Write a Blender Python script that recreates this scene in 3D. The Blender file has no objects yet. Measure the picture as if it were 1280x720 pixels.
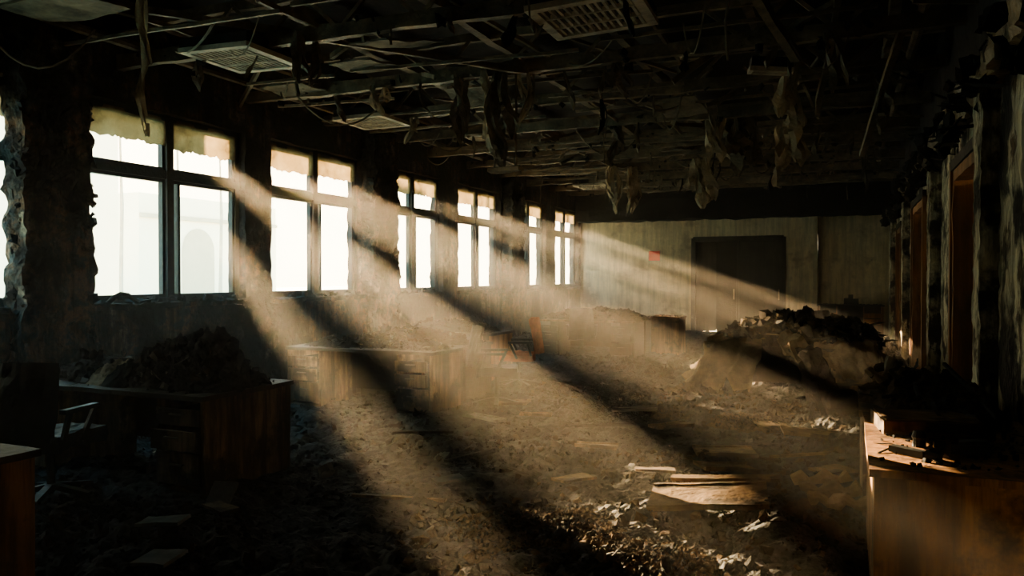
import bpy, math, random
import numpy as np
from mathutils import noise, Vector, Matrix, Euler
random.seed(7); np.random.seed(7)
S=bpy.context.scene
R=random.uniform

# ---------------------------------------------------------------- materials
def nd(nt,t,**kw):
    n=nt.nodes.new(t)
    for k,v in kw.items():
        if k in n.inputs: n.inputs[k].default_value=v
        else: setattr(n,k,v)
    return n
def ramp(nt,stops):
    r=nt.nodes.new('ShaderNodeValToRGB'); e=r.color_ramp.elements
    while len(e)<len(stops): e.new(.5)
    for i,(p,c) in enumerate(stops):
        e[i].position=p; e[i].color=(c[0],c[1],c[2],1)
    return r
def mat(name,stops,scale=3.,stretch=(1,1,1),rough=.85,bump=.5,bscale=25.,detail=8,metal=0.,soot=None,spec=.3,translucent=0,streak=0,bdist=.03,patch=None):
    m=bpy.data.materials.new(name); m.use_nodes=True; nt=m.node_tree
    b=nt.nodes['Principled BSDF']; L=nt.links.new
    tc=nd(nt,'ShaderNodeTexCoord'); mp=nd(nt,'ShaderNodeMapping'); mp.inputs['Scale'].default_value=stretch
    L(tc.outputs['Object'],mp.inputs['Vector'])
    n1=nd(nt,'ShaderNodeTexNoise'); n1.inputs['Scale'].default_value=scale; n1.inputs['Detail'].default_value=detail; n1.inputs['Roughness'].default_value=.65
    L(mp.outputs[0],n1.inputs['Vector'])
    r=ramp(nt,stops); L(n1.outputs['Fac'],r.inputs[0])
    col=r.outputs[0]
    if streak:   # vertical soot/water runs and fine scorch speckle
        m2=nd(nt,'ShaderNodeMapping'); m2.inputs['Scale'].default_value=(7,7,.6); L(tc.outputs['Object'],m2.inputs['Vector'])
        n4=nd(nt,'ShaderNodeTexNoise'); n4.inputs['Scale'].default_value=1.2; n4.inputs['Detail'].default_value=10; n4.inputs['Roughness'].default_value=.7; L(m2.outputs[0],n4.inputs['Vector'])
        r4=ramp(nt,[(.42,(1,1,1)),(.60,(1-streak,1-streak,1-streak))]); L(n4.outputs['Fac'],r4.inputs[0])
        mu=nd(nt,'ShaderNodeMix',data_type='RGBA',blend_type='MULTIPLY'); mu.inputs['Factor'].default_value=1; L(col,mu.inputs[6]); L(r4.outputs[0],mu.inputs[7]); col=mu.outputs[2]
    if patch:   # burn patches: (scale,low,high,colour)
        n5=nd(nt,'ShaderNodeTexNoise'); n5.inputs['Scale'].default_value=patch[0]; n5.inputs['Detail'].default_value=9; n5.inputs['Roughness'].default_value=.6; L(tc.outputs['Object'],n5.inputs['Vector'])
        r5=ramp(nt,[(patch[1],(0,0,0)),(patch[2],(1,1,1))]); L(n5.outputs['Fac'],r5.inputs[0])
        mx=nd(nt,'ShaderNodeMix',data_type='RGBA'); L(r5.outputs[0],mx.inputs['Factor']); L(col,mx.inputs[6]); mx.inputs[7].default_value=(*patch[3],1); col=mx.outputs[2]
    if soot:  # (z_low,z_high): soot blackening with height, broken by noise
        g=nd(nt,'ShaderNodeNewGeometry'); sx=nd(nt,'ShaderNodeSeparateXYZ'); L(g.outputs['Position'],sx.inputs[0])
        n3=nd(nt,'ShaderNodeTexNoise'); n3.inputs['Scale'].default_value=1.3; n3.inputs['Detail'].default_value=6
        L(g.outputs['Position'],n3.inputs['Vector'])
        ad=nd(nt,'ShaderNodeMath',operation='MULTIPLY_ADD'); L(n3.outputs['Fac'],ad.inputs[0]); ad.inputs[1].default_value=2.2; L(sx.outputs['Z'],ad.inputs[2])
        mr=nd(nt,'ShaderNodeMapRange'); mr.inputs[1].default_value=soot[0]+1.1; mr.inputs[2].default_value=soot[1]+1.1
        L(ad.outputs[0],mr.inputs[0])
        mx=nd(nt,'ShaderNodeMix',data_type='RGBA'); L(mr.outputs[0],mx.inputs['Factor']); L(col,mx.inputs[6]); mx.inputs[7].default_value=(.018,.016,.014,1)
        col=mx.outputs[2]
    L(col,b.inputs['Base Color'])
    b.inputs['Roughness'].default_value=rough; b.inputs['Metallic'].default_value=metal
    b.inputs['Specular IOR Level'].default_value=spec
    if bump:
        n2=nd(nt,'ShaderNodeTexNoise'); n2.inputs['Scale'].default_value=bscale; n2.inputs['Detail'].default_value=6
        L(mp.outputs[0],n2.inputs['Vector'])
        bp=nd(nt,'ShaderNodeBump'); bp.inputs['Strength'].default_value=bump; bp.inputs['Distance'].default_value=bdist
        L(n2.outputs['Fac'],bp.inputs['Height']); L(bp.outputs[0],b.inputs['Normal'])
    if translucent:
        tr=nd(nt,'ShaderNodeBsdfTranslucent'); L(col,tr.inputs[0])
        ms=nd(nt,'ShaderNodeMixShader'); ms.inputs[0].default_value=translucent
        L(b.outputs[0],ms.inputs[1]); L(tr.outputs[0],ms.inputs[2]); L(ms.outputs[0],nt.nodes['Material Output'].inputs[0])
    return m

M={}
M['ash']=mat('ash_floor',[(.3,(.005,.009,.011)),(.46,(.015,.019,.022)),(.56,(.055,.060,.064)),(.62,(.020,.021,.021)),(.78,(.065,.051,.036))],scale=4,rough=.8,bump=1,bscale=30,detail=13,spec=.15)
M['char']=mat('charcoal',[(.35,(.007,.010,.012)),(.6,(.021,.024,.026)),(.8,(.055,.049,.042))],scale=9,rough=.85,bump=.8,bscale=40,spec=.08)
M['brown']=mat('charred_brown',[(.3,(.009,.007,.005)),(.55,(.024,.017,.011)),(.75,(.052,.037,.023))],scale=6,bump=.7,bscale=30,spec=.04,rough=.95)
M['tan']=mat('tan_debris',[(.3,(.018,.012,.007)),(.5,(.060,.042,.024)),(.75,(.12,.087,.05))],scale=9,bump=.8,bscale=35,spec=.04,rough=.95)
M['board']=mat('scorched_fibreboard',[(.3,(.04,.027,.015)),(.45,(.13,.088,.048)),(.7,(.20,.142,.08))],scale=4,bump=.4,bscale=30,spec=.1,patch=(5,.50,.60,(.03,.022,.015)))
M['pale']=mat('pale_fragment',[(.3,(.06,.066,.066)),(.6,(.15,.155,.15))],scale=5,bump=.3,spec=.1)
M['wood']=mat('desk_laminate',[(.3,(.10,.050,.022)),(.5,(.33,.18,.08)),(.7,(.43,.25,.115))],scale=2.2,stretch=(1,1,.35),rough=.6,bump=.15,bscale=30,spec=.2,streak=.7,patch=(3,.53,.63,(.04,.026,.016)))
M['woodburnt']=mat('burnt_laminate',[(.33,(.028,.021,.015)),(.47,(.16,.105,.062)),(.6,(.30,.20,.12)),(.75,(.38,.27,.17))],scale=2.6,stretch=(1,1,.5),rough=.7,bump=.5,bscale=22,streak=.75,spec=.2,patch=(2.6,.49,.57,(.026,.02,.016)))
M['wooddark']=mat('blackened_wood',[(.35,(.014,.013,.013)),(.6,(.045,.034,.025)),(.8,(.095,.067,.043))],scale=3,rough=.6,bump=.5,bscale=22,spec=.25)
M['wallL']=mat('sooty_plaster',[(.30,(.014,.027,.031)),(.44,(.048,.065,.071)),(.50,(.23,.135,.078)),(.56,(.068,.073,.070)),(.64,(.34,.28,.20)),(.72,(.07,.062,.05))],scale=2.3,bump=1.,bscale=12,detail=14,streak=.8,bdist=.06,patch=(1.3,.46,.54,(.009,.011,.011)))
M['wallB']=mat('stained_plaster',[(.25,(.30,.235,.15)),(.42,(.64,.53,.35)),(.6,(.80,.68,.47)),(.8,(.84,.74,.55))],scale=1.3,bump=.5,bscale=12,soot=(3.5,4.2),detail=12,streak=.35,patch=(1.3,.55,.66,(.32,.24,.15)))
M['wallR']=mat('peeling_plaster',[(.34,(.03,.026,.023)),(.40,(.09,.065,.043)),(.43,(.60,.54,.40)),(.57,(.80,.73,.55)),(.61,(.17,.115,.073)),(.74,(.05,.042,.032))],scale=1.9,stretch=(1.1,1.1,.7),bump=1,bscale=12,soot=(2.9,3.4),detail=14,streak=.7,bdist=.05,patch=(1.6,.52,.58,(.016,.015,.014)))
M['ceil']=mat('blackened_deck',[(.3,(.008,.008,.008)),(.6,(.03,.026,.022)),(.8,(.08,.065,.05))],scale=2,bump=.8,bscale=12)
M['beam']=mat('scorched_beam',[(.3,(.055,.043,.032)),(.5,(.20,.15,.095)),(.7,(.42,.31,.19))],scale=4,bump=.6,bscale=25,rough=.5)
M['frame']=mat('window_frame_paint',[(.3,(.010,.018,.020)),(.6,(.03,.042,.044)),(.8,(.09,.08,.06))],scale=6,rough=.5,bump=.3)
M['shade']=mat('scorched_blind',[(.35,(.07,.043,.018)),(.46,(.21,.145,.07)),(.7,(.36,.265,.145))],scale=2.2,bump=.2,translucent=.4,detail=10)
M['cloth']=mat('scorched_cloth',[(.3,(.04,.028,.018)),(.5,(.18,.13,.078)),(.72,(.32,.24,.15))],scale=3,bump=.8,bscale=18,spec=.08)
M['rag']=mat('hanging_rag',[(.3,(.18,.15,.10)),(.5,(.46,.37,.25)),(.72,(.68,.56,.38))],scale=4,bump=.5,translucent=.25)
M['darkrag']=mat('charred_rag',[(.3,(.07,.058,.045)),(.5,(.22,.175,.12)),(.75,(.42,.33,.22))],scale=4,bump=.6)
M['vent']=mat('vent_metal',[(.3,(.24,.19,.135)),(.6,(.60,.52,.39))],scale=6,rough=.6,bump=.1)
M['pull']=mat('drawer_pull_metal',[(.3,(.05,.042,.033)),(.6,(.14,.12,.09))],scale=6,rough=.6,bump=.1)
M['door']=mat('door_paint',[(.3,(.03,.028,.025)),(.6,(.10,.088,.075)),(.8,(.15,.13,.105))],scale=2,rough=.6,bump=.2,streak=.4)
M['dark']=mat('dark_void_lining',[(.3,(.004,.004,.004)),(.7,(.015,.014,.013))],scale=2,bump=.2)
M['red']=mat('red_sign_paint',[(.3,(.85,.04,.02)),(.7,(.95,.07,.04))],scale=3,bump=0)
M['orangewood']=mat('door_frame_wood',[(.3,(.10,.045,.018)),(.6,(.48,.22,.085)),(.8,(.60,.31,.13))],scale=3,stretch=(1,1,.3),rough=.6,bump=.3,streak=.5)
M['redseat']=mat('rust_red_upholstery',[(.3,(.10,.03,.015)),(.6,(.42,.13,.055)),(.8,(.5,.18,.08))],scale=4,rough=.8,bump=.3)
M['plastic']=mat('melted_plastic',[(.3,(.010,.014,.016)),(.7,(.032,.038,.041))],scale=5,rough=.5,bump=.4,bscale=15,spec=.25)
M['outside']=mat('facade_render',[(.3,(.88,.76,.56)),(.7,(.92,.81,.62))],scale=.5,bump=0)
M['outglass']=mat('facade_glass',[(.3,(.50,.42,.30)),(.7,(.58,.49,.35))],scale=.5,bump=0)
M['leaf']=mat('cedar_foliage',[(.3,(.05,.08,.03)),(.7,(.14,.18,.08))],scale=2,bump=.5)
M['bark']=mat('cedar_bark',[(.3,(.40,.33,.25)),(.7,(.55,.47,.36))],scale=2,bump=.5)

# ---------------------------------------------------------------- mesh builder
class MB:
    def __init__(s): s.v=[]; s.f=[]; s.m=[]
    def poly(s,vs,fs,mt):
        o=len(s.v); s.v.extend([tuple(a) for a in vs])
        for f in fs: s.f.append(tuple(o+i for i in f)); s.m.append(mt)
    def box(s,x0,x1,y0,y1,z0,z1,mt,T=None):
        vs=[Vector((x,y,z)) for x in(x0,x1) for y in(y0,y1) for z in(z0,z1)]
        if T is not None: vs=[T@a for a in vs]
        s.poly(vs,[(0,1,3,2),(4,6,7,5),(0,4,5,1),(2,3,7,6),(0,2,6,4),(1,5,7,3)],mt)
    def bar(s,a,b,w,h,mt,j=0):
        a=Vector(a); b=Vector(b); d=b-a; L=d.length; q=d.to_track_quat('X','Z')
        n=max(1,int(L/.3)) if j else 1
        vs=[];fs=[]
        for i in range(n+1):
            o=Vector((R(-j,j),R(-j,j),R(-j,j))); k=1+R(-1,1)*min(.35,j*14)
            for yy,zz in((-1,-1),(1,-1),(1,1),(-1,1)):
                vs.append(a+q@Vector((L*i/n,yy*w/2*k,zz*h/2*k))+o)
        for i in range(n):
            for k in range(4):
                fs.append((i*4+k,i*4+(k+1)%4,i*4+4+(k+1)%4,i*4+4+k))
        fs.append((3,2,1,0)); fs.append((n*4,n*4+1,n*4+2,n*4+3))
        s.poly(vs,fs,mt)
    def rbox(s,x0,x1,y0,y1,z0,z1,mt,step=.1,amp=.02,fr=3.,T=None,sd=0):
        def P(p):
            q=noise.turbulence_vector(Vector(p)*fr+Vector((sd,sd*2,0)),3,False)
            p=Vector(p)+(Vector(q))*amp
            return T@p if T is not None else p
        def face(o,U,V):
            nu=max(1,int(round(U.length/step))); nv=max(1,int(round(V.length/step)))
            vs=[P(o+U*(i/nu)+V*(j/nv)) for i in range(nu+1) for j in range(nv+1)]
            fs=[(i*(nv+1)+j,(i+1)*(nv+1)+j,(i+1)*(nv+1)+j+1,i*(nv+1)+j+1) for i in range(nu) for j in range(nv)]
            s.poly(vs,fs,mt)
        X=Vector((x1-x0,0,0));Y=Vector((0,y1-y0,0));Z=Vector((0,0,z1-z0));o=Vector((x0,y0,z0))
        face(o,Y,X);face(o+Z,X,Y);face(o,X,Z);face(o+Y,Z,X);face(o,Z,Y);face(o+X,Y,Z)
    def tube(s,pts,r,mt,n=6):
        vs=[];fs=[]
        for i,p in enumerate(pts):
            p=Vector(p); a=Vector(pts[max(0,i-1)]); b=Vector(pts[min(len(pts)-1,i+1)])
            d=(b-a); q=d.to_track_quat('Z','Y')
            rr=r[i] if isinstance(r,(list,tuple)) else r
            for k in range(n):
                t=2*math.pi*k/n; vs.append(p+q@Vector((math.cos(t)*rr,math.sin(t)*rr,0)))
        for i in range(len(pts)-1):
            for k in range(n): fs.append((i*n+k,i*n+(k+1)%n,(i+1)*n+(k+1)%n,(i+1)*n+k))
        fs.append(tuple(range(n))[::-1]); fs.append(tuple((len(pts)-1)*n+k for k in range(n)))
        s.poly(vs,fs,mt)
    def obj(s,name,smooth=False,parent=None):
        me=bpy.data.meshes.new(name)
        a=np.array(s.v,dtype=float); c=(a.min(0)+a.max(0))/2; c[2]=a[:,2].min()
        a-=c
        me.from_pydata(a.tolist(),[],s.f)
        us=[]; 
        for k in s.m:
            if k not in us: us.append(k)
        for k in us: me.materials.append(M[k])
        me.polygons.foreach_set('material_index',[us.index(k) for k in s.m])
        if smooth: me.polygons.foreach_set('use_smooth',[True]*len(s.f))
        me.update()
        o=bpy.data.objects.new(name,me); o.location=c; S.collection.objects.link(o)
        return o

def wchoice(ms): 
    t=R(0,sum(w for _,w in ms))
    for k,w in ms:
        t-=w
        if t<=0: return k
    return ms[-1][0]
CUBE=[Vector((x,y,z)) for x in(-.5,.5) for y in(-.5,.5) for z in(-.5,.5)]
CF=[(0,1,3,2),(4,6,7,5),(0,4,5,1),(2,3,7,6),(0,2,6,4),(1,5,7,3)]
def chunk(mb,p,s,ms,kind=None):
    kind=kind or random.choice('cccccccccfss')
    if kind=='c': sc=(s,s*R(.5,1),s*R(.4,.9)); e=Euler((R(0,6),R(0,6),R(0,6)))
    elif kind=='f': sc=(s*1.4,s*R(.6,1.1),s*.16); e=Euler((R(-.5,.5),R(-.5,.5),R(0,6)))
    else: sc=(s*2.8,s*.2,s*.16); e=Euler((R(-.3,.3),R(-.3,.3),R(0,6)))
    m=e.to_matrix(); p=Vector(p); j=.26
    vs=[p+m@Vector(((c.x+R(-j,j))*sc[0],(c.y+R(-j,j))*sc[1],(c.z+R(-j,j)*.6)*sc[2])) for c in CUBE]
    mb.poly(vs,CF,wchoice(ms))
def sheet(mb,p,w,l,ms,curl=1.,tilt=.5):
    n=5; e=Euler((R(-tilt,tilt),R(-tilt,tilt),R(0,6.3))).to_matrix(); p=Vector(p)
    a=R(-curl,curl)*2; b=R(-curl,curl); sd=R(0,99); vs=[];fs=[]
    for i in range(n+1):
        for k in range(n+1):
            x=(i/n-.5)*w; y=(k/n-.5)*l
            z=a*x*x/max(w,.01)*1.5+b*x*y/max(w,.01)+.25*w*noise.noise(Vector((x*6/w,y*6/l,sd)))
            x+=.14*w*noise.noise(Vector((sd,i,k*1.7))); y+=.16*l*noise.noise(Vector((i*1.7,sd,k)))
            vs.append(p+e@Vector((x,y,z+abs(a)*w*.1)))
    for i in range(n):
        for k in range(n): fs.append((i*(n+1)+k,(i+1)*(n+1)+k,(i+1)*(n+1)+k+1,i*(n+1)+k+1))
    mb.poly(vs,fs,wchoice(ms))
def heap(mb,cx,cy,rx,ry,z0,h,mt,n=50,sd=0,jit=.03,fr=4.):
    idx={};vs=[];fs=[]
    for i in range(n+1):
        for k in range(n+1):
            a=(i/n*2-1)*1.08; b=(k/n*2-1)*1.08
            ang=math.atan2(b,a); rr=math.hypot(a,b)*(1+.3*noise.noise(Vector((math.cos(ang)*1.9,math.sin(ang)*1.9,sd))))
            if rr>1.05: continue
            x=cx+a*rx; y=cy+b*ry; p=Vector((x*fr,y*fr,sd))
            pr=max(0,1-rr*rr)**.75
            t=noise.turbulence(p,6,True); t2=noise.noise(p*.45)
            z=z0-.01+h*pr*(.5+.65*t+.5*t2)+.02*min(1,pr*4)*noise.noise(p*6)
            q=Vector(noise.turbulence_vector(Vector((x,y,z))*fr*2.2,4,True))*jit*min(1,pr*3)
            vs.append((x+q.x,y+q.y,z+q.z*.8*min(1,pr*2))); idx[(i,k)]=len(vs)-1
    for i in range(n):
        for k in range(n):
            q=[(i,k),(i+1,k),(i+1,k+1),(i,k+1)]
            if all(c in idx for c in q): fs.append(tuple(idx[c] for c in q))
    mb.poly(vs,fs,mt)
def heap_h(x,y,cx,cy,rx,ry,h):
    r=((x-cx)/rx)**2+((y-cy)/ry)**2
    return h*max(0,1-r)**.75*.8
def litter(mb,cx,cy,rx,ry,z0,h,n,ms,s0=.02,s1=.08,sheets=0):
    for _ in range(n):
        t=R(0,6.3); r=math.sqrt(R(0,1)); x=cx+rx*r*math.cos(t); y=cy+ry*r*math.sin(t)
        chunk(mb,(x,y,z0+heap_h(x,y,cx,cy,rx,ry,h)+.006),s0+(s1-s0)*R(0,1)**3,ms)
    for _ in range(sheets):
        t=R(0,6.3); r=math.sqrt(R(0,.9)); x=cx+rx*r*math.cos(t); y=cy+ry*r*math.sin(t)
        sheet(mb,(x,y,z0+heap_h(x,y,cx,cy,rx,ry,h)+.02),R(.05,.12),R(.08,.2),ms)

# ---------------------------------------------------------------- room shell
XL,XR,YB,YF,ZC=-7.6,1.0,23.0,-2.5,4.75
mb=MB(); mb.box(XL-.3,XR+.3,YF-.3,YB+.3,-.2,0,'ash'); mb.obj('floor')
mb=MB(); mb.rbox(XL-.3,XR+.3,YF-.3,YB+.3,ZC,ZC+.2,'ceil',step=.5,amp=.05); mb.obj('ceiling')

ZS,ZT=1.28,3.58
WIN=[(3.0,5.62),(6.0,8.4),(8.93,11.2),(12.0,14.1),(14.77,16.95),(17.9,20.0),(20.75,22.8)]
mb=MB()
mb.rbox(XL-.3,XL,YF,YB+.3,0,ZS,'wallL',step=.14,amp=.03)
mb.rbox(XL-.3,XL,YF,YB+.3,ZT,ZC,'wallL',step=.14,amp=.02)
ys=[YF]+[v for w in WIN for v in w]+[YB+.3]
for i in range(0,len(ys),2):
    mb.rbox(XL-.3,XL,ys[i],ys[i+1],ZS-.02,ZT+.02,'wallL',step=.07,amp=.025,fr=5)
mb.obj('wall_left')
k=0
for (a,b) in [(5.08,5.84),(11.2,11.95),(17.05,17.85),(2.2,2.9)]:  # pilasters projecting from the window wall
    mb=MB()
    mb.rbox(XL-.02,XL+.26,a,b,0,ZC,'wallL',step=.05,amp=.065,fr=4.5,sd=a)
    for _ in range(260):
        e=random.choice([a+.06,b])+R(-.05,.03); z=R(.9,3.7)
        chunk(mb,(XL+R(.05,.25),e,z),R(.03,.10),[('wallL',3),('char',2)],'c')
    k+=1; mb.obj('trim_%d'%(k+1))
def window(n,y0,y1):
    mb=MB(); x0,x1=XL-.2,XL-.13; f='frame'; t=.07; zt=2.80
    mb.box(x0-.02,x1+.02,y0,y1,ZS,ZS+t,f); mb.box(x0-.02,x1+.02,y0,y1,ZT-t,ZT,f)
    mb.box(x0-.02,x1+.02,y0,y0+t,ZS,ZT,f); mb.box(x0-.02,x1+.02,y1-t,y1,ZS,ZT,f)
    mb.box(x0-.02,x1+.03,y0,y1,zt,zt+.1,f)
    ym=(y0+y1)/2; mb.box(x0-.02,x1+.04,ym-.05,ym+.05,ZS,ZT,f)
    for a,b in((y0+t,ym-.05),(ym+.05,y1-t)):
        for za,zb in((ZS+t,zt),(zt+.1,ZT-t)):
            s=.04
            mb.box(x0,x1,a,a+s,za,zb,f);mb.box(x0,x1,b-s,b,za,zb,f)
            mb.box(x0,x1,a+s,b-s,za,za+s,f);mb.box(x0,x1,a+s,b-s,zb-s,zb,f)
    mb.box(x0,x1,ym+.15,ym+.19,ZS+t,zt,f)
    mb.rbox(XL-.3,XL+.07,y0-.05,y1+.05,ZS-.05,ZS+.01,'wallL',step=.08,amp=.03,fr=7)
    for a,b in((y0+t,ym-.05),(ym+.05,y1-t)):
        nn=40; vs=[];fs=[]; zb0=R(3.16,3.2)
        for i in range(nn+1):
            y=a+(b-a)*i/nn
            zb=zb0+.012*abs(math.sin(i*.55+y0))+.03*noise.noise(Vector((y*6,n,0)))+.03*noise.noise(Vector((y*25,n,0)))
            xx=XL-.11+.008*math.sin(y*12)
            vs+= [(xx,y,ZT-.03),(xx+.01,y,(ZT+zb)/2),(xx,y,zb)]
        for i in range(nn):
            for q in(0,1): fs.append((i*3+q,i*3+3+q,i*3+4+q,i*3+1+q))
        mb.poly(vs,fs,'shade')
    for _ in range(70):
        chunk(mb,(XL+R(-.27,.06),R(y0,y1),ZS+R(.0,.05)),R(.02,.10),[('char',3),('wallL',2)])
    for _ in range(14):
        e=random.choice([y0+.06,y1-.06,ym]); chunk(mb,(XL-.16,e+R(-.03,.03),R(ZS+.05,ZS+.5)),R(.02,.06),[('char',3)],'c')
    mb.obj('window_%d'%n)
for i,(a,b) in enumerate(WIN): window(i+1,a,b)

DX0,DX1,DZ=-4.15,-1.66,2.72
mb=MB()
mb.rbox(XL,DX0,YB,YB+.25,0,ZC,'wallB',step=.2,amp=.015)
mb.rbox(DX0,DX1,YB,YB+.25,DZ,ZC,'wallB',step=.2,amp=.015)
mb.rbox(DX1,-.78,YB,YB+.25,0,ZC,'wallB',step=.2,amp=.015)
mb.rbox(-.78,XR+.3,YB+.22,YB+.45,0,ZC,'wallB',step=.2,amp=.015)
mb.obj('wall_back')
mb=MB(); mb.rbox(XL,XR,YB-.5,YB,3.25,ZC,'ceil',step=.15,amp=.05); mb.obj('trim_6')
mb=MB()
for a,b,c,d in((DX0-.06,DX0+.06,0,DZ),(DX1-.06,DX1+.06,0,DZ),(DX0,DX1,DZ-.1,DZ+.04)): mb.box(a,b,YB-.04,YB+.2,c,d,'door')
def leaf(a,b,y,mt='door'):
    mb.box(a,b,y,y+.05,.01,DZ-.12,mt)
    for z0,z1 in((.25,1.15),(1.35,2.4)):
        mb.box(a+.12,b-.12,y-.012,y,z0,z1,mt); 
    mb.box(b-.08,b-.05,y-.06,y,.95,1.25,'vent')
mb.box(-2.93,-2.86,YB,YB+.15,0,DZ-.1,'door')
leaf(-2.86,DX1-.06,YB+.06)
T=Matrix.Translation((DX0+.08,YB+.1,0))@Matrix.Rotation(math.radians(35),4,'Z')
mb.box(0,.62,0,.05,.01,DZ-.12,'door',T)
leaf(-3.5,-2.95,YB+.12,'wooddark')
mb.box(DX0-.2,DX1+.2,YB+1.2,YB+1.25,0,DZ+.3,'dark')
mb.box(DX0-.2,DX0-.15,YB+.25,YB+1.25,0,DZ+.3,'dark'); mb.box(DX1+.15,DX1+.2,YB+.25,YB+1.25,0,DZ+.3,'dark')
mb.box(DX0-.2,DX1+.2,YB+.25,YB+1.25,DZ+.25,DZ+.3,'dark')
mb.obj('door_1')
mb=MB(); mb.box(-5.46,-5.13,YB-.03,YB,2.08,2.36,'red'); mb.box(-5.48,-5.11,YB-.018,YB,2.06,2.38,'vent'); mb.obj('fire_alarm_sign')

mb=MB()
doors=[(7.3,8.9,2.65),(12.2,14.2,2.7),(17.2,18.6,2.6)]
ys=[YF]+[v for d in doors for v in d[:2]]+[YB+.3]
for i in range(0,len(ys),2): mb.rbox(XR,XR+.25,ys[i],ys[i+1],0,3.15,'wallR',step=.07,amp=.02,fr=5)
for a,b,h in doors: mb.rbox(XR,XR+.25,a,b,h,3.15,'wallR',step=.08,amp=.02)
mb.rbox(XR+.02,XR+.3,YF,YB+.3,3.1,ZC,'ceil',step=.2,amp=.05)
mb.obj('wall_right')
for i,(a,b,h) in enumerate(doors):
    mb=MB()
    mb.rbox(XR-.05,XR+.27,a-.03,a+.07,0,h,'orangewood',step=.15,amp=.012); mb.rbox(XR-.05,XR+.27,b-.07,b+.03,0,h,'orangewood',step=.15,amp=.012)
    mb.rbox(XR-.05,XR+.27,a,b,h-.1,h+.02,'orangewood',step=.15,amp=.012)
    mb.box(XR-.07,XR-.02,a-.1,a,0,h+.08,'orangewood'); mb.box(XR-.07,XR-.02,b,b+.1,0,h+.08,'orangewood'); mb.box(XR-.07,XR-.02,a-.1,b+.1,h,h+.1,'wooddark')
    mb.box(XR+.2,XR+.24,a+.07,b-.07,.02,h-.12,'wooddark')
    for z0,z1 in((.3,1.2),(1.4,2.3)): mb.box(XR+.18,XR+.2,a+.25,b-.25,z0,z1,'wooddark')
    mb.obj('door_%d'%(i+2))
for q,y in enumerate((6.75,10.6,15.6,19.8)):  # pilasters on the right wall
    mb=MB(); mb.rbox(XR-.12,XR+.02,y-.18,y+.18,0,3.2,'wallR',step=.05,amp=.02,fr=6,sd=y); mb.obj('trim_%d'%(7+q))
mb=MB()
mb.rbox(XR-.14,XR+.05,YF,YB,2.98,3.2,'beam',step=.08,amp=.07,fr=5); mb.obj('trim_1')
mb=MB()
for _ in range(420):
    y=R(2.5,22); chunk(mb,(XR-.1+R(-.12,.06),y,R(2.85,3.3)),R(.04,.13),[('char',3),('brown',2)])
mb.obj('trim_11')
mb=MB(); mb.rbox(XL-.3,XR+.3,YF-.25,YF,0,ZC,'wallL',step=.4,amp=.03); mb.obj('wall_front')

# ---------------------------------------------------------------- ceiling structure
mb=MB()
ybeams=[2.3,4.4,6.4,8.45,10.2,11.9,13.5,15.2,16.9,18.6,20.2,21.6]
for y in ybeams:
    z=4.03+R(-.03,.03)
    mb.bar((XL,y,z),(XR,y+R(-.1,.1),z+R(-.05,.05)),.09,.15,'beam',.01)
    mb.bar((XL,y+.05,z+.42),(XR,y,z+.42),.07,.1,'beam',.01)
    x=XL+.3
    while x<XR-.8:
        if R(0,1)<.75: mb.bar((x,y,z),(x+.45,y,z+.42),.03,.04,'beam',.004)
        if R(0,1)<.65: mb.bar((x+.9,y,z),(x+.45,y,z+.42),.03,.04,'beam',.004)
        x+=.9
for x in (-7.2,-5.6,-4.0,-2.5,-1.0,.4):
    mb.bar((x,YF,4.5),(x+R(-.1,.1),YB,4.5),.1,.16,'beam',.012)
for x in (-6.4,-4.9,-3.2,-1.7,-.3):
    y=1.
    while y<21:
        l=R(2,5)
        if R(0,1)<.7: mb.bar((x+R(-.1,.1),y,4.12+R(-.08,.06)),(x+R(-.15,.15),y+l,4.12+R(-.12,.06)),.035,.045,'beam',.006)
        y+=l+R(.2,1.)
for y in np.arange(3.4,22,1.05):
    x=XL+R(0,1)
    while x<XR:
        l=R(1,3.5)
        if R(0,1)<.62: mb.bar((x,y+R(-.04,.04),3.97+R(-.03,.05)),(min(x+l,XR),y+R(-.08,.08),3.97+R(-.1,.05)),.03,.035,'beam',.006)
        x+=l+R(.1,.8)
for _ in range(46):
    x=R(XL+.5,XR-.8); y=R(3,20); a=(x,y,R(4.0,4.5)); b=(min(x+R(-1.3,1.3),XR-.1),y+R(-1.5,1.5),R(3.75,4.55))
    mb.bar(a,b,R(.02,.06),R(.03,.08),'beam',.01)
mb.bar((-.1,8.2,4.3),(-.35,9.8,3.5),.06,.08,'beam',.01)
mb.bar((.5,9.2,4.2),(.15,11.3,3.2),.07,.07,'beam',.01)
mb.bar((-1.0,6.4,4.4),(-.5,8.3,3.8),.08,.1,'beam',.01)
mb.bar((-6.3,5.6,4.2),(-3.4,8.3,3.95),.05,.07,'beam',.01)
for y in ybeams:
    for _ in range(60): chunk(mb,(R(XL+.1,XR-.2),y+R(-.08,.08),4.0+R(-.08,.1)),R(.02,.09),[('char',2),('beam',2)])
mb.obj('ceiling_beams')
mb=MB()
mb.tube([(.6,2,4.2),(.65,9,4.15),(.6,16,4.2),(.6,22.4,4.15)],.05,'beam',8)
mb.tube([(-7.25,2,4.15),(-7.2,10,4.12),(-7.25,22.4,4.15)],.05,'beam',8)
mb.obj('ceiling_pipe')
mb=MB()
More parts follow.
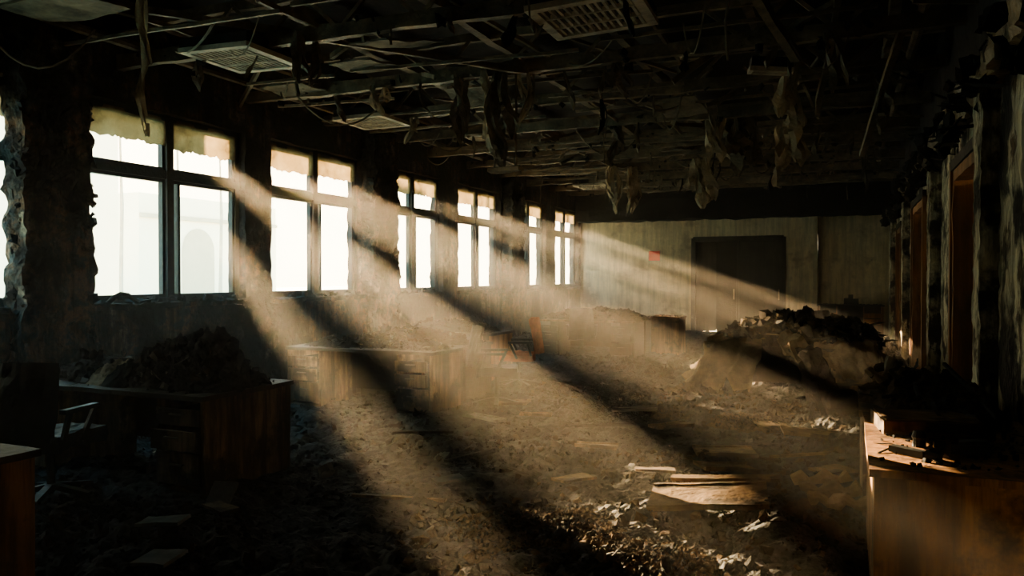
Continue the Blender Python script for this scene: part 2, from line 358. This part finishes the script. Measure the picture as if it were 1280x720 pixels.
for (x,y,w,l,t) in [(-5.1,7.6,.6,.6,.12),(-4.6,9.3,.6,.55,-.3),(-6.5,4.9,1.0,.55,.05),(-4.3,7.0,.5,1.0,.25),(-5.8,12.3,.6,1.2,.1),(-2.2,11.2,.6,.6,-.2),(-5.0,17,1.2,.6,0.05),(-3,15,.6,.6,.2),(-.4,12,.6,.6,.3),(-6.6,8.3,.7,.7,0)]:
    T=Matrix.Translation((x,y,4.02))@Matrix.Rotation(t,4,'X')@Matrix.Rotation(R(-.2,.2),4,'Z')
    mb.rbox(-w/2,w/2,-l/2,l/2,-.01,.01,'darkrag',step=.1,amp=.03,T=T)
mb.obj('ceiling_tiles')
def vent(x,y,z,s,rx=0,ry=0,rz=0):
    mb=MB(); T=Matrix.Translation((x,y,z))@Euler((rx,ry,rz)).to_matrix().to_4x4(); h=s/2; w=.09*s
    for a,b,c,d in((-h,h,-h,-h+w),(-h,h,h-w,h),(-h,-h+w,-h+w,h-w),(h-w,h,-h+w,h-w)): mb.box(a,b,c,d,-.03,.02,'vent',T)
    mb.box(-h+.01,h-.01,-h+.01,h-.01,.02,.12,'dark',T)
    n=12
    for i in range(n):
        v=-h+w+(2*h-2*w)*(i+.5)/n
        mb.box(v-.012,v+.012,-h+w,h-w,-.02,.012,'vent',T)
    for v in (-h*.3,h*.3): mb.box(-h+w,h-w,v-.01,v+.01,-.028,.012,'vent',T)
    mb.obj('ceiling_air_vent')
vent(-2.03,6.5,3.86,.95,.03,-.05,.05)
vent(-5.9,6.5,3.92,.9,.0,.03,0)
vent(-6.55,9.95,3.93,.85,0,0,0)
vent(-.8,9.0,3.86,.45,.15,.1,.2); vent(-5.9,19,3.9,.9)

def shred(mb,x,y,zt,zb,w,mt,first=True):
    m=int((zt-zb)/.05)+2; sd=R(0,99); vs=[];fs=[]; ph=R(0,6)
    for i in range(m+1):
        f=i/m; z=zt+(zb-zt)*f; ww=w*(.5+.5*f+.5*noise.noise(Vector((sd,z*4,0))))*(1 if f<.8 else (1-f)/.2*.75+.25)
        ww=max(ww,.03)
        cx=x+.13*noise.noise(Vector((sd,z*1.6,3)))*(1+f); cy=y+.13*noise.noise(Vector((z*1.6,sd,5)))*(1+f); th=ph+f*2.5
        for j in range(7):
            u=(j/6-.5)*ww; fold=.35*ww*math.sin(j*1.6+z*5+sd)
            vs.append((cx+u*math.cos(th)-fold*math.sin(th),cy+u*math.sin(th)+fold*math.cos(th),z+.05*noise.noise(Vector((j*3,z*5,sd)))-(.07*abs(noise.noise(Vector((j*5,sd,1)))) if i==m else 0)))
    for i in range(m):
        for j in range(6):
            if noise.noise(Vector((i*.35,j*.9,sd)))<.42: fs.append((i*7+j,i*7+j+1,i*7+8+j,i*7+7+j))
    mb.poly(vs,fs,mt)
def rag(x,y,zt,zb,w,n=3,mt='rag'):
    mb=MB(); w*=1.75
    for q in range(n):
        shred(mb,x+R(-w,w)*.5,y+R(-w,w)*.4,zt,zb+(zt-zb)*(R(0,.45) if q else 0),w,mt)
    mb.obj('hanging_rag')
for a in [(-4.9,4.4,4.1,2.68,.06,2),(-5.0,6.4,4.05,3.5,.09,3,'darkrag'),(-3.7,8.3,4.05,2.85,.13,4,'darkrag'),(-3.95,8.35,4.05,3.05,.08,2),(-4.3,8.45,4.0,3.2,.09,3,'darkrag'),(-3.5,8.4,4.0,3.35,.06,2,'rag'),
          (-.62,9.5,4.0,3.05,.12,4),(-.8,12.7,4.0,3.05,.15,4,'rag'),(-1.55,12.3,4.0,3.15,.2,5,'darkrag'),(-1.9,11.9,4.0,3.3,.12,3,'rag'),(-4.7,16.5,4.0,2.95,.11,3),(-4.3,16.8,4.0,3.0,.15,4),(-2.8,16.1,4.0,3.0,.2,4),
          (.24,14.3,4.1,3.0,.05,2,'darkrag'),(-3.3,11.9,4.0,3.35,.1,3,'darkrag'),(.3,10.1,4.0,3.3,.1,3,'darkrag'),(-.2,8.3,4.0,3.4,.07,3,'darkrag'),(-6.0,10.2,4.,3.6,.08,2),(-2.3,8.5,4.,3.6,.08,3,'darkrag'),(-5.4,8.4,4.,3.65,.08,3)]:
    rag(*a)
mb=MB()
for _ in range(50):
    y=random.choice(ybeams[2:-2]); l=R(.15,.5)**1.1
    shred(mb,R(XL+.9,XR-.6),y+R(-.1,.1),3.98,3.98-l,R(.04,.14),random.choice(['darkrag','darkrag','char']))
mb.obj('burnt_insulation_shreds')
mb=MB()
for _ in range(34):
    x=R(XL+.8,XR-.5); y=R(4,20); z0=4.0; x2=min(x+R(-1.2,1.2),XR-.3); y2=y+R(-.8,.8); sag=R(.1,.5)
    if R(0,1)<.45: pts=[(x+.03*math.sin(i),y,z0-i*R(.06,.14)) for i in range(7)]
    else: pts=[(x+(x2-x)*i/8,y+(y2-y)*i/8,z0-sag*4*(i/8)*(1-i/8)) for i in range(9)]
    mb.tube(pts,R(.006,.016),'darkrag',4)
mb.obj('dangling_cables')
mb=MB(); T=Matrix.Translation((-3.66,8.3,2.84)); mb.rbox(-.2,.2,-.07,.07,-.02,.02,'rag',step=.05,amp=.02,T=T); mb.bar((-3.8,8.3,2.85),(-3.75,8.35,3.95),.02,.02,'beam',.005); mb.bar((-3.52,8.3,2.85),(-3.55,8.35,3.95),.02,.02,'beam',.005); mb.obj('light_fixture_remains')

# ---------------------------------------------------------------- ash floor layer
MO=[(-1.6,4.3,1.0,.9,.09),(-.3,4.9,.45,1.2,.20),(-.9,8.9,1.2,.8,.22),(.2,8.0,.9,1.3,.28),(-1.7,9.4,.9,.8,.12),(.55,12,.6,3.5,.3),(.4,17,.8,4,.25),
    (-5.1,3.0,1.2,.7,.14),(-3.9,3.4,.8,.6,.08),(-6.8,6.3,.9,1.6,.25),(-6.9,11.5,.8,3,.25),(-3.2,9.8,.9,1,.08),(-2.9,6.3,1.,.7,.07),(-6.9,17.5,.8,3,.2),(-3.1,13.5,1.5,1.5,.08),(-1.2,6.3,.8,.6,.06)]
def ash_h(x,y):
    p=Vector((x,y,0))
    h=.045+.05*noise.noise(p*1.3)+.08*(noise.turbulence(p*3.2,4,True)-.45)+.035*noise.noise(p*9)
    for cx,cy,rx,ry,hh in MO:
        r=((x-cx)/rx)**2+((y-cy)/ry)**2
        if r<1: h+=hh*(1-r)**1.3*(.7+.5*noise.noise(p*4+Vector((7,0,0))))
    return max(h,.004)
Ysm=[];y=1.2
while y<22.9: Ysm.append(y); y+=.020+max(0,(y-4)*.005)
xs=np.arange(XL+.03,XR-.02,.03)
vs=[];fs=[]
for y in Ysm:
    for x in xs:
        j=Vector((x*9,y*9,3)); vs.append((min(max(x+.02*noise.noise(j),XL+.02),XR-.02),y+.02*noise.noise(j+Vector((5,5,5))),ash_h(x,y)+.016*noise.noise(Vector((x*30,y*30,1)))))
nx=len(xs)
for i in range(len(Ysm)-1):
    for k in range(nx-1): fs.append((i*nx+k,i*nx+k+1,(i+1)*nx+k+1,(i+1)*nx+k))
mb=MB(); mb.poly(vs,fs,'ash'); mb.obj('ash_debris_layer')
mb=MB(); GEN=[('char',9),('ash',7),('brown',2.5),('tan',.3)]
for _ in range(19000):
    y=1.4+21*R(0,1)**1.9; x=R(XL+.12,XR-.14); z=ash_h(x,y)
    chunk(mb,(x,y,z+.002),.007+.042*R(0,1)**4+.0007*y,GEN)
for _ in range(320):    # larger charred lumps
    y=1.6+14*R(0,1)**1.6; x=R(XL+.2,XR-.2); chunk(mb,(x,y,ash_h(x,y)+.01),R(.04,.09),[('char',6),('brown',2),('wooddark',2)])
for cx,cy,rx,ry,hh in MO:
    n=int(700*rx*ry**.6)
    lit=(cx>-2.3)  # mounds on the sunlit side get tan chunks, sun put into colour
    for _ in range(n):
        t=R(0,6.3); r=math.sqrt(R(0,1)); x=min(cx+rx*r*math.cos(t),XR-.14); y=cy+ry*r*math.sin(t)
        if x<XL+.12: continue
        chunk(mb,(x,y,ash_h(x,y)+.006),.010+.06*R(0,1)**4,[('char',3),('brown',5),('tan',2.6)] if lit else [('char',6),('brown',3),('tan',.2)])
for _ in range(70):
    y=1.8+15*R(0,1)**1.5; x=R(XL+.4,-2.3); sheet(mb,(x,y,ash_h(x,y)+.012),R(.05,.13),R(.07,.16),[('char',5),('brown',3),('pale',.8)],tilt=.2)
mb.obj('rubble')
def board(name,x,y,w,l,rz,mt,th=.02,tx=.03,ty=.03,dz=.07):
    mb=MB(); T=Matrix.Translation((x,y,ash_h(x,y)+dz))@Euler((tx,ty,rz)).to_matrix().to_4x4()
    mb.rbox(-w/2,w/2,-l/2,l/2,-th/2,th/2,mt,step=.06,amp=.007,fr=6,T=T)
    if w>.3: 
        mb.rbox(-w/2,w/2,-l/2,-l/2+.03,th/2,th/2+.012,mt,step=.06,amp=.006,fr=5,T=T)
        mb.rbox(-w/2,w/2,l/2-.03,l/2,th/2,th/2+.012,mt,step=.06,amp=.006,fr=5,T=T)
    mb.obj(name); 
board('cabinet_door_panel',-.83,5.14,.74,.46,.12,'board',.025,.06,-.10,.11)
mb=MB(); T=Matrix.Translation((-.75,5.46,ash_h(-.8,5.42)+.17))@Euler((.1,-.08,.05)).to_matrix().to_4x4(); mb.rbox(-.38,.34,-.04,.04,-.012,.012,'board',step=.05,amp=.008,T=T); mb.rbox(-.36,.2,-.16,-.1,-.03,-.01,'board',step=.05,amp=.008,T=T); mb.obj('broken_plank')
for (x,y,w,l,rz,mt) in [(-.95,6.75,.5,.34,.3,'woodburnt'),(-.85,6.1,.42,.3,.5,'board'),(-2.0,6.5,.36,.2,.2,'woodburnt'),(-3.45,7.3,.42,.2,-.2,'pale'),(-3.08,7.8,.34,.16,.3,'woodburnt'),(-.3,7.5,.5,.3,.2,'board'),(-2.6,4.9,.22,.12,.9,'pale'),(-3.7,8.6,.4,.2,.1,'woodburnt'),(-3.6,3.3,.26,.14,.3,'pale'),(-3.7,3.85,.3,.12,-.4,'woodburnt'),(-1.6,7.7,.4,.22,.7,'woodburnt'),(-2.2,8.6,.5,.2,.2,'wooddark'),(-3.3,3.0,.2,.2,.2,'pale'),(-1.9,5.6,.3,.18,1.,'woodburnt'),(-.7,8.2,.3,.2,.4,'board'),(-.1,6.6,.3,.22,.8,'woodburnt'),(-1.35,5.9,.3,.1,.3,'woodburnt')]:
    board('charred_board',x,y,w,l,rz,mt,.018,R(-.08,.08),R(-.08,.08))
board('paper_file',-3.88,4.05,.16,.2,.4,'pale',.02,.7,.1,.09)
mb=MB(); 
for i in range(3):
    a=Vector((-.35+i*.07,5.75-i*.22,ash_h(-.3,5.7)+.08)); b=a+Vector((.36,.1-.1*i,.03))
    mb.tube([a+(b-a)*t/7+Vector((0,0,.02*math.sin(t*2))) for t in range(8)],[.04+.015*math.sin(t*1.9+i) for t in range(8)],'cloth',8)
mb.obj('rolled_carpet_scraps')
mb=MB()
for (x,y,l,a,mt) in [(-3.2,4.6,.7,.1,'woodburnt'),(-1.3,7.2,.9,-.5,'brown'),(-2.5,7.4,.6,.3,'char'),(-.6,6.9,.7,.5,'board'),(-3.0,5.6,.5,1.1,'char'),(-4.,6.4,.6,.2,'brown')]:
    z=ash_h(x,y)+.05; mb.bar((x,y,z),(x+l*math.cos(a),y+l*math.sin(a),z+.03),.035,.02,mt,.004)
mb.obj('charred_lath_scraps')

# ---------------------------------------------------------------- desks
def desk(name,x0,x1,y0,y1,body,top,h=.75,ped='R',drawers=True,closed=False,mod=True):
    mb=MB(); t=.035
    mb.rbox(x0-.02,x1+.02,y0-.03,y1+.02,h-t,h,top,step=.1,amp=.005)
    mb.rbox(x0,x0+.03,y0,y1,0,h-t,body,step=.12,amp=.005); mb.rbox(x1-.03,x1,y0,y1,0,h-t,body,step=.12,amp=.005)
    if mod: mb.rbox(x0+.03,x1-.03,y1-.08,y1-.05,.18,h-t,'wooddark' if not closed else body,step=.15,amp=.005)
    if closed:
        mb.rbox(x0+.03,x1-.03,y0+.005,y0+.025,.04,h-t,body,step=.15,amp=.004)
    def pedestal(a,b):
        mb.box(a,a+.02,y0+.02,y1-.1,.06,h-t-.01,body); mb.box(b-.02,b,y0+.02,y1-.1,.06,h-t-.01,body)
        mb.box(a,b,y0+.02,y1-.1,.04,.07,body); mb.box(a+.02,b-.02,y1-.14,y1-.12,.06,h-t-.01,'wooddark')
        z=.08
        for i,hh in enumerate((.26,.17,.15)):
            off=random.choice([0,.02,.05,.1]) if drawers else 0
            mb.box(a+.016,b-.016,y0-.0-off,y0+.02-off,z+.014,z+hh-.016,body)
            mb.box(a+.03,b-.03,y0+.02-off,y1-.2-off,z+.018,z+.026,'wooddark')
            mb.box(a+.03,a+.04,y0+.02-off,y1-.2-off,z+.018,z+hh*.7,'wooddark');mb.box(b-.04,b-.03,y0+.02-off,y1-.2-off,z+.018,z+hh*.7,'wooddark')
            c=(a+b)/2; mb.box(c-.06,c+.06,y0-.025-off,y0-.012-off,z+hh*.6,z+hh*.6+.012,'pull')
            mb.box(c-.06,c-.05,y0-.015-off,y0-off,z+hh*.6,z+hh*.6+.012,'pull'); mb.box(c+.05,c+.06,y0-.015-off,y0-off,z+hh*.6,z+hh*.6+.012,'pull')
            z+=hh
    if 'R' in ped: pedestal(x1-.48,x1-.03)
    if 'L' in ped: pedestal(x0+.03,x0+.48)
    for _ in range(int(60*(x1-x0))): chunk(mb,(R(x0+.03,x1-.03),R(y0+.03,y1-.03),h+.006),R(.008,.035),[('char',5),('brown',3),('ash',2)])
    return mb.obj(name)
desk('office_desk',-6.3,-4.2,4.22,5.15,'woodburnt','wooddark',ped='RL')
desk('office_desk',-5.3,-3.69,1.75,2.6,'wood','wooddark',ped='L')
desk('office_desk',-6.3,-4.28,7.68,8.45,'woodburnt','wooddark',ped='RL')
desk('office_desk',-6.3,-4.3,8.55,9.3,'wooddark','wooddark',ped='L')
desk('office_desk',-6.5,-4.9,10.6,11.4,'wood','wooddark',ped='R')
desk('office_desk',-5.75,-3.75,14.6,15.4,'wooddark','woodburnt',ped='RL')
desk('office_desk',-5.75,-3.75,15.5,16.3,'wooddark','woodburnt',ped='R')
desk('side_cabinet',-3.65,-3.1,15.6,16.3,'wood','wood',closed=True,ped='',h=.8)
desk('office_desk',-1.6,.3,9.95,11.1,'woodburnt','wooddark',ped='R')
desk('office_desk',.11,.90,3.82,5.35,'wood','wood',ped='',closed=True)
desk('office_desk',.09,.84,5.42,6.55,'woodburnt','woodburnt',ped='',closed=True)
desk('low_cabinet',-.75,.85,YB-.6,YB-.1,'orangewood','wooddark',h=.86,ped='LR')

def pile(name,items,ms,lit,sheets=0,s1=.07,fr=5.5,jit=.03):
    mb=MB()
    for i,(cx,cy,rx,ry,z0,h,mt) in enumerate(items):
        heap(mb,cx,cy,rx,ry,z0,h,mt,n=int(60+55*max(rx,ry)),sd=cx*3+i,fr=fr,jit=jit)
        litter(mb,cx,cy,rx,ry,z0,h,int(lit*rx*ry*6),ms,.010,s1,int(sheets*rx*ry*.5))
    return mb.obj(name)
CH=[('char',6),('brown',1.5),('pale',.5)]; TN=[('tan',1.8),('brown',4),('char',3)]
pile('charred_debris_heap',[(-4.85,4.72,.62,.42,.75,.40,'char'),(-5.7,4.75,.6,.4,.75,.18,'char'),(-4.45,4.6,.28,.3,.75,.14,'char')],CH,240,70,.09)
pile('charred_debris_heap',[(-5.6,8.1,.6,.32,.75,.12,'char'),(-4.75,8.1,.42,.3,.75,.11,'char'),(-5.2,8.95,.95,.34,.75,.18,'brown')],CH+[('tan',2)],240,90)
pile('charred_debris_heap',[(-5.7,11,.7,.35,.75,.2,'char')],TN,140,40)
pile('charred_debris_heap',[(-4.4,15.2,.75,.7,.75,.22,'tan'),(-5.3,15.4,.5,.7,.75,.15,'brown')],TN,160,60)
pile('charred_debris_heap',[(-.75,10.45,.8,.55,.75,.40,'brown'),(-.1,10.5,.45,.5,.75,.36,'char')],TN+[('cloth',1)],300,90,.15)
pile('charred_debris_heap',[(.46,6.0,.36,.52,.75,.22,'tan'),(.62,5.2,.24,.33,.75,.14,'char')],CH+[('tan',2)],260,60)
pile('fallen_plaster_heap',[(.5,8.3,.42,1.,.05,.45,'tan'),(.55,11.5,.36,1.3,.05,.5,'brown'),(.5,15.5,.4,2,.05,.5,'brown'),(-.5,8.75,.55,.5,.02,.24,'brown'),(-.2,5.1,.27,.55,.02,.17,'tan'),(-1.75,9.7,.4,.5,.02,.3,'tan')],TN,260,20,.06,6,.015)
pile('burnt_insulation_patch',[(-1.65,4.35,.6,.55,.05,.10,'tan'),(-1.0,4.1,.4,.4,.05,.09,'tan'),(-1.7,8.7,.45,.3,.06,.10,'tan'),(-.9,8.4,.5,.35,.06,.12,'tan')],TN,800,0,.028,8,.008)  # plaster debris; sun pools on the floor put into its paler tan
mb=MB()
def drape(pts,out,ztop,mt,sd,hang=.72,flare=.28):
    n=90;m=16;vs=[];fs=[]
    segs=[(Vector(pts[i+1])-Vector(pts[i])).length for i in range(len(pts)-1)]; Ltot=sum(segs)
    for i in range(n+1):
        d=i/n*Ltot; k=0
        while k<len(segs)-1 and d>segs[k]: d-=segs[k]; k+=1
        a=Vector(pts[k]); b=Vector(pts[k+1]); p=a+(b-a)*(d/segs[k]); c=Vector(out); dirv=(p-c); dirv.normalize()
        hl=hang*(.72+.35*noise.noise(Vector((i*.12,sd,0))))
        for j in range(m+1):
            f=j/m
            if f<.25: r=-.22+f/.25*.22; z=ztop+.06*(1-f/.25)
            else:
                g=(f-.25)/.75; r=.02+flare*g*g+.035*math.sin(i*.55+sd)*g+.03*math.sin(i*.23)*g; z=ztop-hl*g
            q=Vector(noise.turbulence_vector(Vector((p.x,p.y,z))*5,3,False))*.045
            vs.append((p.x+dirv.x*r+q.x,p.y+dirv.y*r+q.y,max(z+q.z,.03)))
    for i in range(n):
        for j in range(m): fs.append((i*(m+1)+j,(i+1)*(m+1)+j,(i+1)*(m+1)+j+1,i*(m+1)+j+1))
    mb.poly(vs,fs,mt)
drape([(-1.62,11.1),(-1.64,10.0),(-1.5,9.92),(-.95,9.92)],(-.6,10.7),.79,'cloth',1.,.75,.3)
drape([(-.35,9.92),(.28,9.92),(.34,10.4)],(-.3,10.9),.82,'cloth',4.,.5,.15)
mb.obj('draped_scorched_cloth',smooth=True)
def blob(mb,T,sx,sy,sz,mt,amp=.05,step=.04,fr=5,sd=0): mb.rbox(-sx/2,sx/2,-sy/2,sy/2,-sz/2,sz/2,mt,step=step,amp=amp,fr=fr,T=T,sd=sd)
mb=MB()
cx,cy=-.28,8.55
blob(mb,Matrix.Translation((cx,cy,.50))@Euler((.15,-.42,.35)).to_matrix().to_4x4(),.16,.52,.85,'brown',.07)
blob(mb,Matrix.Translation((cx+.28,cy+.02,.34))@Euler((.1,.2,.35)).to_matrix().to_4x4(),.5,.5,.14,'brown',.07)
blob(mb,Matrix.Translation((cx-.25,cy,.88))@Euler((.1,-.6,.35)).to_matrix().to_4x4(),.14,.42,.2,'cloth',.06)
for dx,dy in((-.1,-.22),(.45,-.15),(.4,.25),(-.15,.2)): mb.bar((cx+dx,cy+dy,.04),(cx+dx*.8+.05,cy+dy*.9,.34),.04,.04,'char',.004)
mb.obj('burnt_armchair')

def office_chair(x,y,rz,mt='plastic',seat=None):
    seat=seat or mt
    mb=MB(); T=Matrix.Translation((x,y,0))@Matrix.Rotation(rz,4,'Z')
    for k in range(5):
        a=k*2*math.pi/5; p=[T@Vector((math.cos(a)*r,math.sin(a)*r,z)) for r,z in((.02,.13),(.3,.08))]
        mb.bar(p[0],p[1],.05,.035,mt)
        c=T@Vector((math.cos(a)*.3,math.sin(a)*.3,.04)); e=Vector((-.0,.02,0)); mb.tube([c-e,c+e],.035,mt,10)
    mb.tube([T@Vector((0,0,.1)),T@Vector((0,0,.42))],.028,mt,10)
    mb.rbox(-.24,.24,-.24,.24,.42,.52,seat,step=.06,amp=.03,fr=6,T=T)
    mb.bar(T@Vector((0,-.2,.44)),T@Vector((0,-.3,.62)),.06,.02,mt)
    Tb=T@Matrix.Translation((0,-.29,.78))@Matrix.Rotation(-.15,4,'X')
    n=10;vs=[];fs=[]
    for i in range(n+1):
        for k in range(n+1):
            u=(i/n-.5); v=(k/n-.5)
            vs.append(Tb@Vector((u*.46*(1-.5*max(0,v)**2),.35*u*u+.02*noise.noise(Vector((u*5,v*5,x))),v*.5)))
    for i in range(n):
        for k in range(n): fs.append((i*(n+1)+k,(i+1)*(n+1)+k,(i+1)*(n+1)+k+1,i*(n+1)+k+1))
    off=T.to_3x3()@Vector((0,-.05,0))
    mb.poly(vs,fs,seat); mb.poly([q+off for q in vs],fs,seat)
    for s in(-1,1):
        mb.bar(T@Vector((s*.26,-.2,.5)),T@Vector((s*.27,-.15,.68)),.03,.03,mt); mb.bar(T@Vector((s*.27,-.22,.69)),T@Vector((s*.27,.12,.69)),.05,.03,mt)
        mb.bar(T@Vector((s*.24,.0,.46)),T@Vector((s*.27,.1,.68)),.03,.03,mt)
    mb.obj('office_chair')
office_chair(-5.15,3.75,.25)
office_chair(-3.9,8.6,-1.2); office_chair(-4.3,10.2,1.9,'plastic','redseat'); office_chair(-.6,14.6,1.0); office_chair(-4.6,14.0,.3)
pile('crumpled_scorched_cloth',[(-5.4,4.5,.26,.2,.76,.2,'darkrag')],CH,20,30)

mb=MB(); T=Matrix.Translation((.40,4.88,.75))@Matrix.Rotation(.12,4,'Z')
mb.rbox(-.25,.25,-.22,.22,.0,.02,'board',step=.08,amp=.006,T=T); mb.rbox(-.25,.25,-.22,-.2,0,.075,'woodburnt',step=.08,amp=.006,T=T); mb.rbox(-.25,.25,.2,.22,0,.075,'woodburnt',step=.08,amp=.006,T=T)
mb.rbox(-.25,-.23,-.22,.22,0,.075,'woodburnt',step=.08,amp=.006,T=T); mb.rbox(.23,.25,-.22,.22,0,.075,'board',step=.08,amp=.006,T=T); mb.rbox(-.24,.24,-.21,.21,.06,.08,'board',step=.06,amp=.012,T=T)
mb.obj('wooden_drawer_box')
mb=MB(); c=(.33,4.38,.75); mb.tube([(c[0],c[1],.75),(c[0],c[1],.79),(c[0],c[1],.80),(c[0],c[1],.83)],[.032,.03,.036,.026],'plastic',12); mb.tube([(.39,4.33,.78),(.44,4.33,.78)],.018,'plastic',8); mb.obj('melted_cup')
mb=MB(); mb.bar((.2,4.22,.765),(.34,4.12,.765),.05,.03,'plastic',.003); mb.tube([(.34,4.12,.768),(.40,4.09,.768)],.02,'plastic',8); mb.obj('stapler')
mb=MB(); T=Matrix.Translation((.55,4.28,.775))@Matrix.Rotation(-.2,4,'Z'); mb.rbox(-.09,.09,-.05,.05,-.02,.025,'plastic',step=.03,amp=.02,T=T); mb.rbox(-.05,.07,-.03,.03,.02,.04,'plastic',step=.03,amp=.02,T=T); mb.obj('melted_telephone')
mb=MB()
for _ in range(200): chunk(mb,(R(.16,.85),R(3.9,5.3),.755),R(.004,.025),[('char',4),('brown',2),('tan',.3)])
for _ in range(10): mb.bar((R(.15,.8),R(4.7,6.4),R(.8,.9)),(R(.15,.8),R(4.7,6.4),R(.8,1.0)),.02,.02,'char',.006)
mb.obj('desk_litter')
mb=MB(); 
for i in range(9):
    a=Vector((R(.12,.35),R(5.5,6.3),R(.85,.95))); b=a+Vector((R(.1,.4),R(-.5,.3),R(-.08,.10)))
    mb.tube([a+(b-a)*t/8+Vector((0,0,.05*math.sin(t*.8+i))) for t in range(9)],[.022+.012*math.sin(t*1.7+i) for t in range(9)],random.choice(['darkrag','cloth','brown']),7)
mb.obj('charred_fabric_strips')
mb=MB(); mb.rbox(-.1,.25,YB-.45,YB-.25,.86,1.02,'plastic',step=.05,amp=.03); mb.rbox(.0,.12,YB-.4,YB-.3,1.0,1.12,'plastic',step=.04,amp=.02); mb.obj('telephone')
mb=MB()
pts=[(XL+.02,6.2+.09*i,ZS+.02+.11*math.sin(i*.7)) for i in range(6)]
mb.tube(pts,.025,'char',6); mb.obj('charred_hose')

# exterior: distant arched hall, plus an added building and cedars blocking the low sun
mb=MB()
mb.box(-34,-28.5,-14,23.9,-.5,16,'outside')  # added to keep direct sun out of the nearest windows
for i in range(8):
    for z in (1.5,5.5,9.5): mb.box(-28.55,-28.45,-8+i*3.9,-6.3+i*3.9,z,z+2.2,'outglass')
mb.obj('building_facade')
mb=MB(); mb.box(-90,-80,70,95,-.5,12,'outside')
n=18; vs=[(-79.9,79.5+2.8*math.cos(math.pi*i/n),5+3*math.sin(math.pi*i/n)) for i in range(n+1)]+[(-79.9,76.7,-.5),(-79.9,82.3,-.5)]
mb.poly(vs,[tuple(range(n+3))],'outglass'); mb.box(-79.95,-79.7,70,95,9,9.5,'outglass'); mb.obj('arched_hall_building')
mb=MB(); mb.box(-100,XL-.5,-60,140,-.7,-.5,'outside'); mb.obj('ground_outside')
def sun_blocker(yc,layers):  # added for its shade: foliage slabs cut the sun into separate shafts
    mb=MB(); XT=-60.0
    mb.tube([(XT,yc,-.6),(XT+.1,yc+.1,8),(XT,yc,15),(XT,yc,21.5)],[.2,.16,.12,.04],'bark',8)
    for y0,y1,z0,z1 in layers:
        a0=yc+y0; a1=yc+y1
        mb.rbox(XT-.25,XT+.25,a0,a1,z0,z1,'leaf',step=.14,amp=.14 if z1-z0>.15 else .05,fr=1.3,sd=z0)
        for _ in range(int(40*(y1-y0))):
            chunk(mb,(XT+R(-.3,.3),R(a0,a1),random.choice([z0,z1])+R(-.08,.08)),R(.06,.2),[('leaf',1)],'f')
        mb.bar((XT,yc,z0-.6),(XT,(a0+a1)/2,z0+.05),.07,.07,'bark')
    mb.obj('cedar_tree')
# window plane (y,z) maps to sun-blocker plane (y+40.6, z+15.8)
dz=15.8
sun_blocker(50.5,[(-3.2,3.0,dz+1.05,dz+1.76),(-2.2,2.6,dz+2.38,dz+2.70),(2.2,3.4,dz+1.3,dz+3.2),(-1.5,1.8,dz+3.6,dz+4.0)])
sun_blocker(57.0,[(-3.1,2.6,dz+1.05,dz+1.76),(-2.3,1.4,dz+2.25,dz+2.55),(1.0,2.3,dz+1.5,dz+3.3),(-1.4,1.4,dz+3.6,dz+4.0)])
sun_blocker(62.6,[(-3.0,2.8,dz+1.0,dz+1.6),(-2.4,2.2,dz+2.05,dz+2.38),(-.7,-.1,dz+2.0,dz+2.8),(-1.4,1.4,dz+3.6,dz+4.0)])

# ---------------------------------------------------------------- haze volume
mb=MB(); mb.box(XL-.05,XR+.02,YF+.05,YB+.02,.0,ZC,'dark'); hz=mb.obj('smoke_haze')
vm=bpy.data.materials.new('smoke_volume'); vm.use_nodes=True; nt=vm.node_tree; nt.nodes.remove(nt.nodes['Principled BSDF'])
vs_=nd(nt,'ShaderNodeVolumeScatter'); vs_.inputs['Density'].default_value=.0135; vs_.inputs['Anisotropy'].default_value=.5; vs_.inputs['Color'].default_value=(1,.96,.85,1)
nt.links.new(vs_.outputs[0],nt.nodes['Material Output'].inputs['Volume'])
hz.data.materials.clear(); hz.data.materials.append(vm)

# ---------------------------------------------------------------- light
sd=Vector((.9035,-.70,-.2725)); 
sl=bpy.data.lights.new('sun','SUN'); sl.energy=80; sl.color=(1,.69,.37); sl.angle=math.radians(.12)
so=bpy.data.objects.new('sun',sl); so.rotation_euler=sd.to_track_quat('-Z','Y').to_euler(); so.location=(-15,20,6); S.collection.objects.link(so)
w=bpy.data.worlds.new('sky'); S.world=w; w.use_nodes=True; nt=w.node_tree; bg=nt.nodes['Background']
tc=nd(nt,'ShaderNodeTexCoord'); sx=nd(nt,'ShaderNodeSeparateXYZ'); nt.links.new(tc.outputs['Generated'],sx.inputs[0])
r=ramp(nt,[(0,(1,.83,.53)),(.18,(1,.86,.60)),(.32,(.48,.80,.90)),(.8,(.18,.56,.72))]); nt.links.new(sx.outputs['Z'],r.inputs[0]); nt.links.new(r.outputs[0],bg.inputs[0])
bg.inputs[1].default_value=9.5
S.view_settings.look='AgX - Medium High Contrast'
# ---------------------------------------------------------------- camera
cd=bpy.data.cameras.new('camera'); cd.lens=27.45; cd.sensor_width=36; cd.clip_start=.05; cd.clip_end=500
co=bpy.data.objects.new('camera',cd); co.location=(0,0,1.6); co.rotation_euler=(math.radians(90-.82),0,math.radians(23.3)); S.collection.objects.link(co); S.camera=co
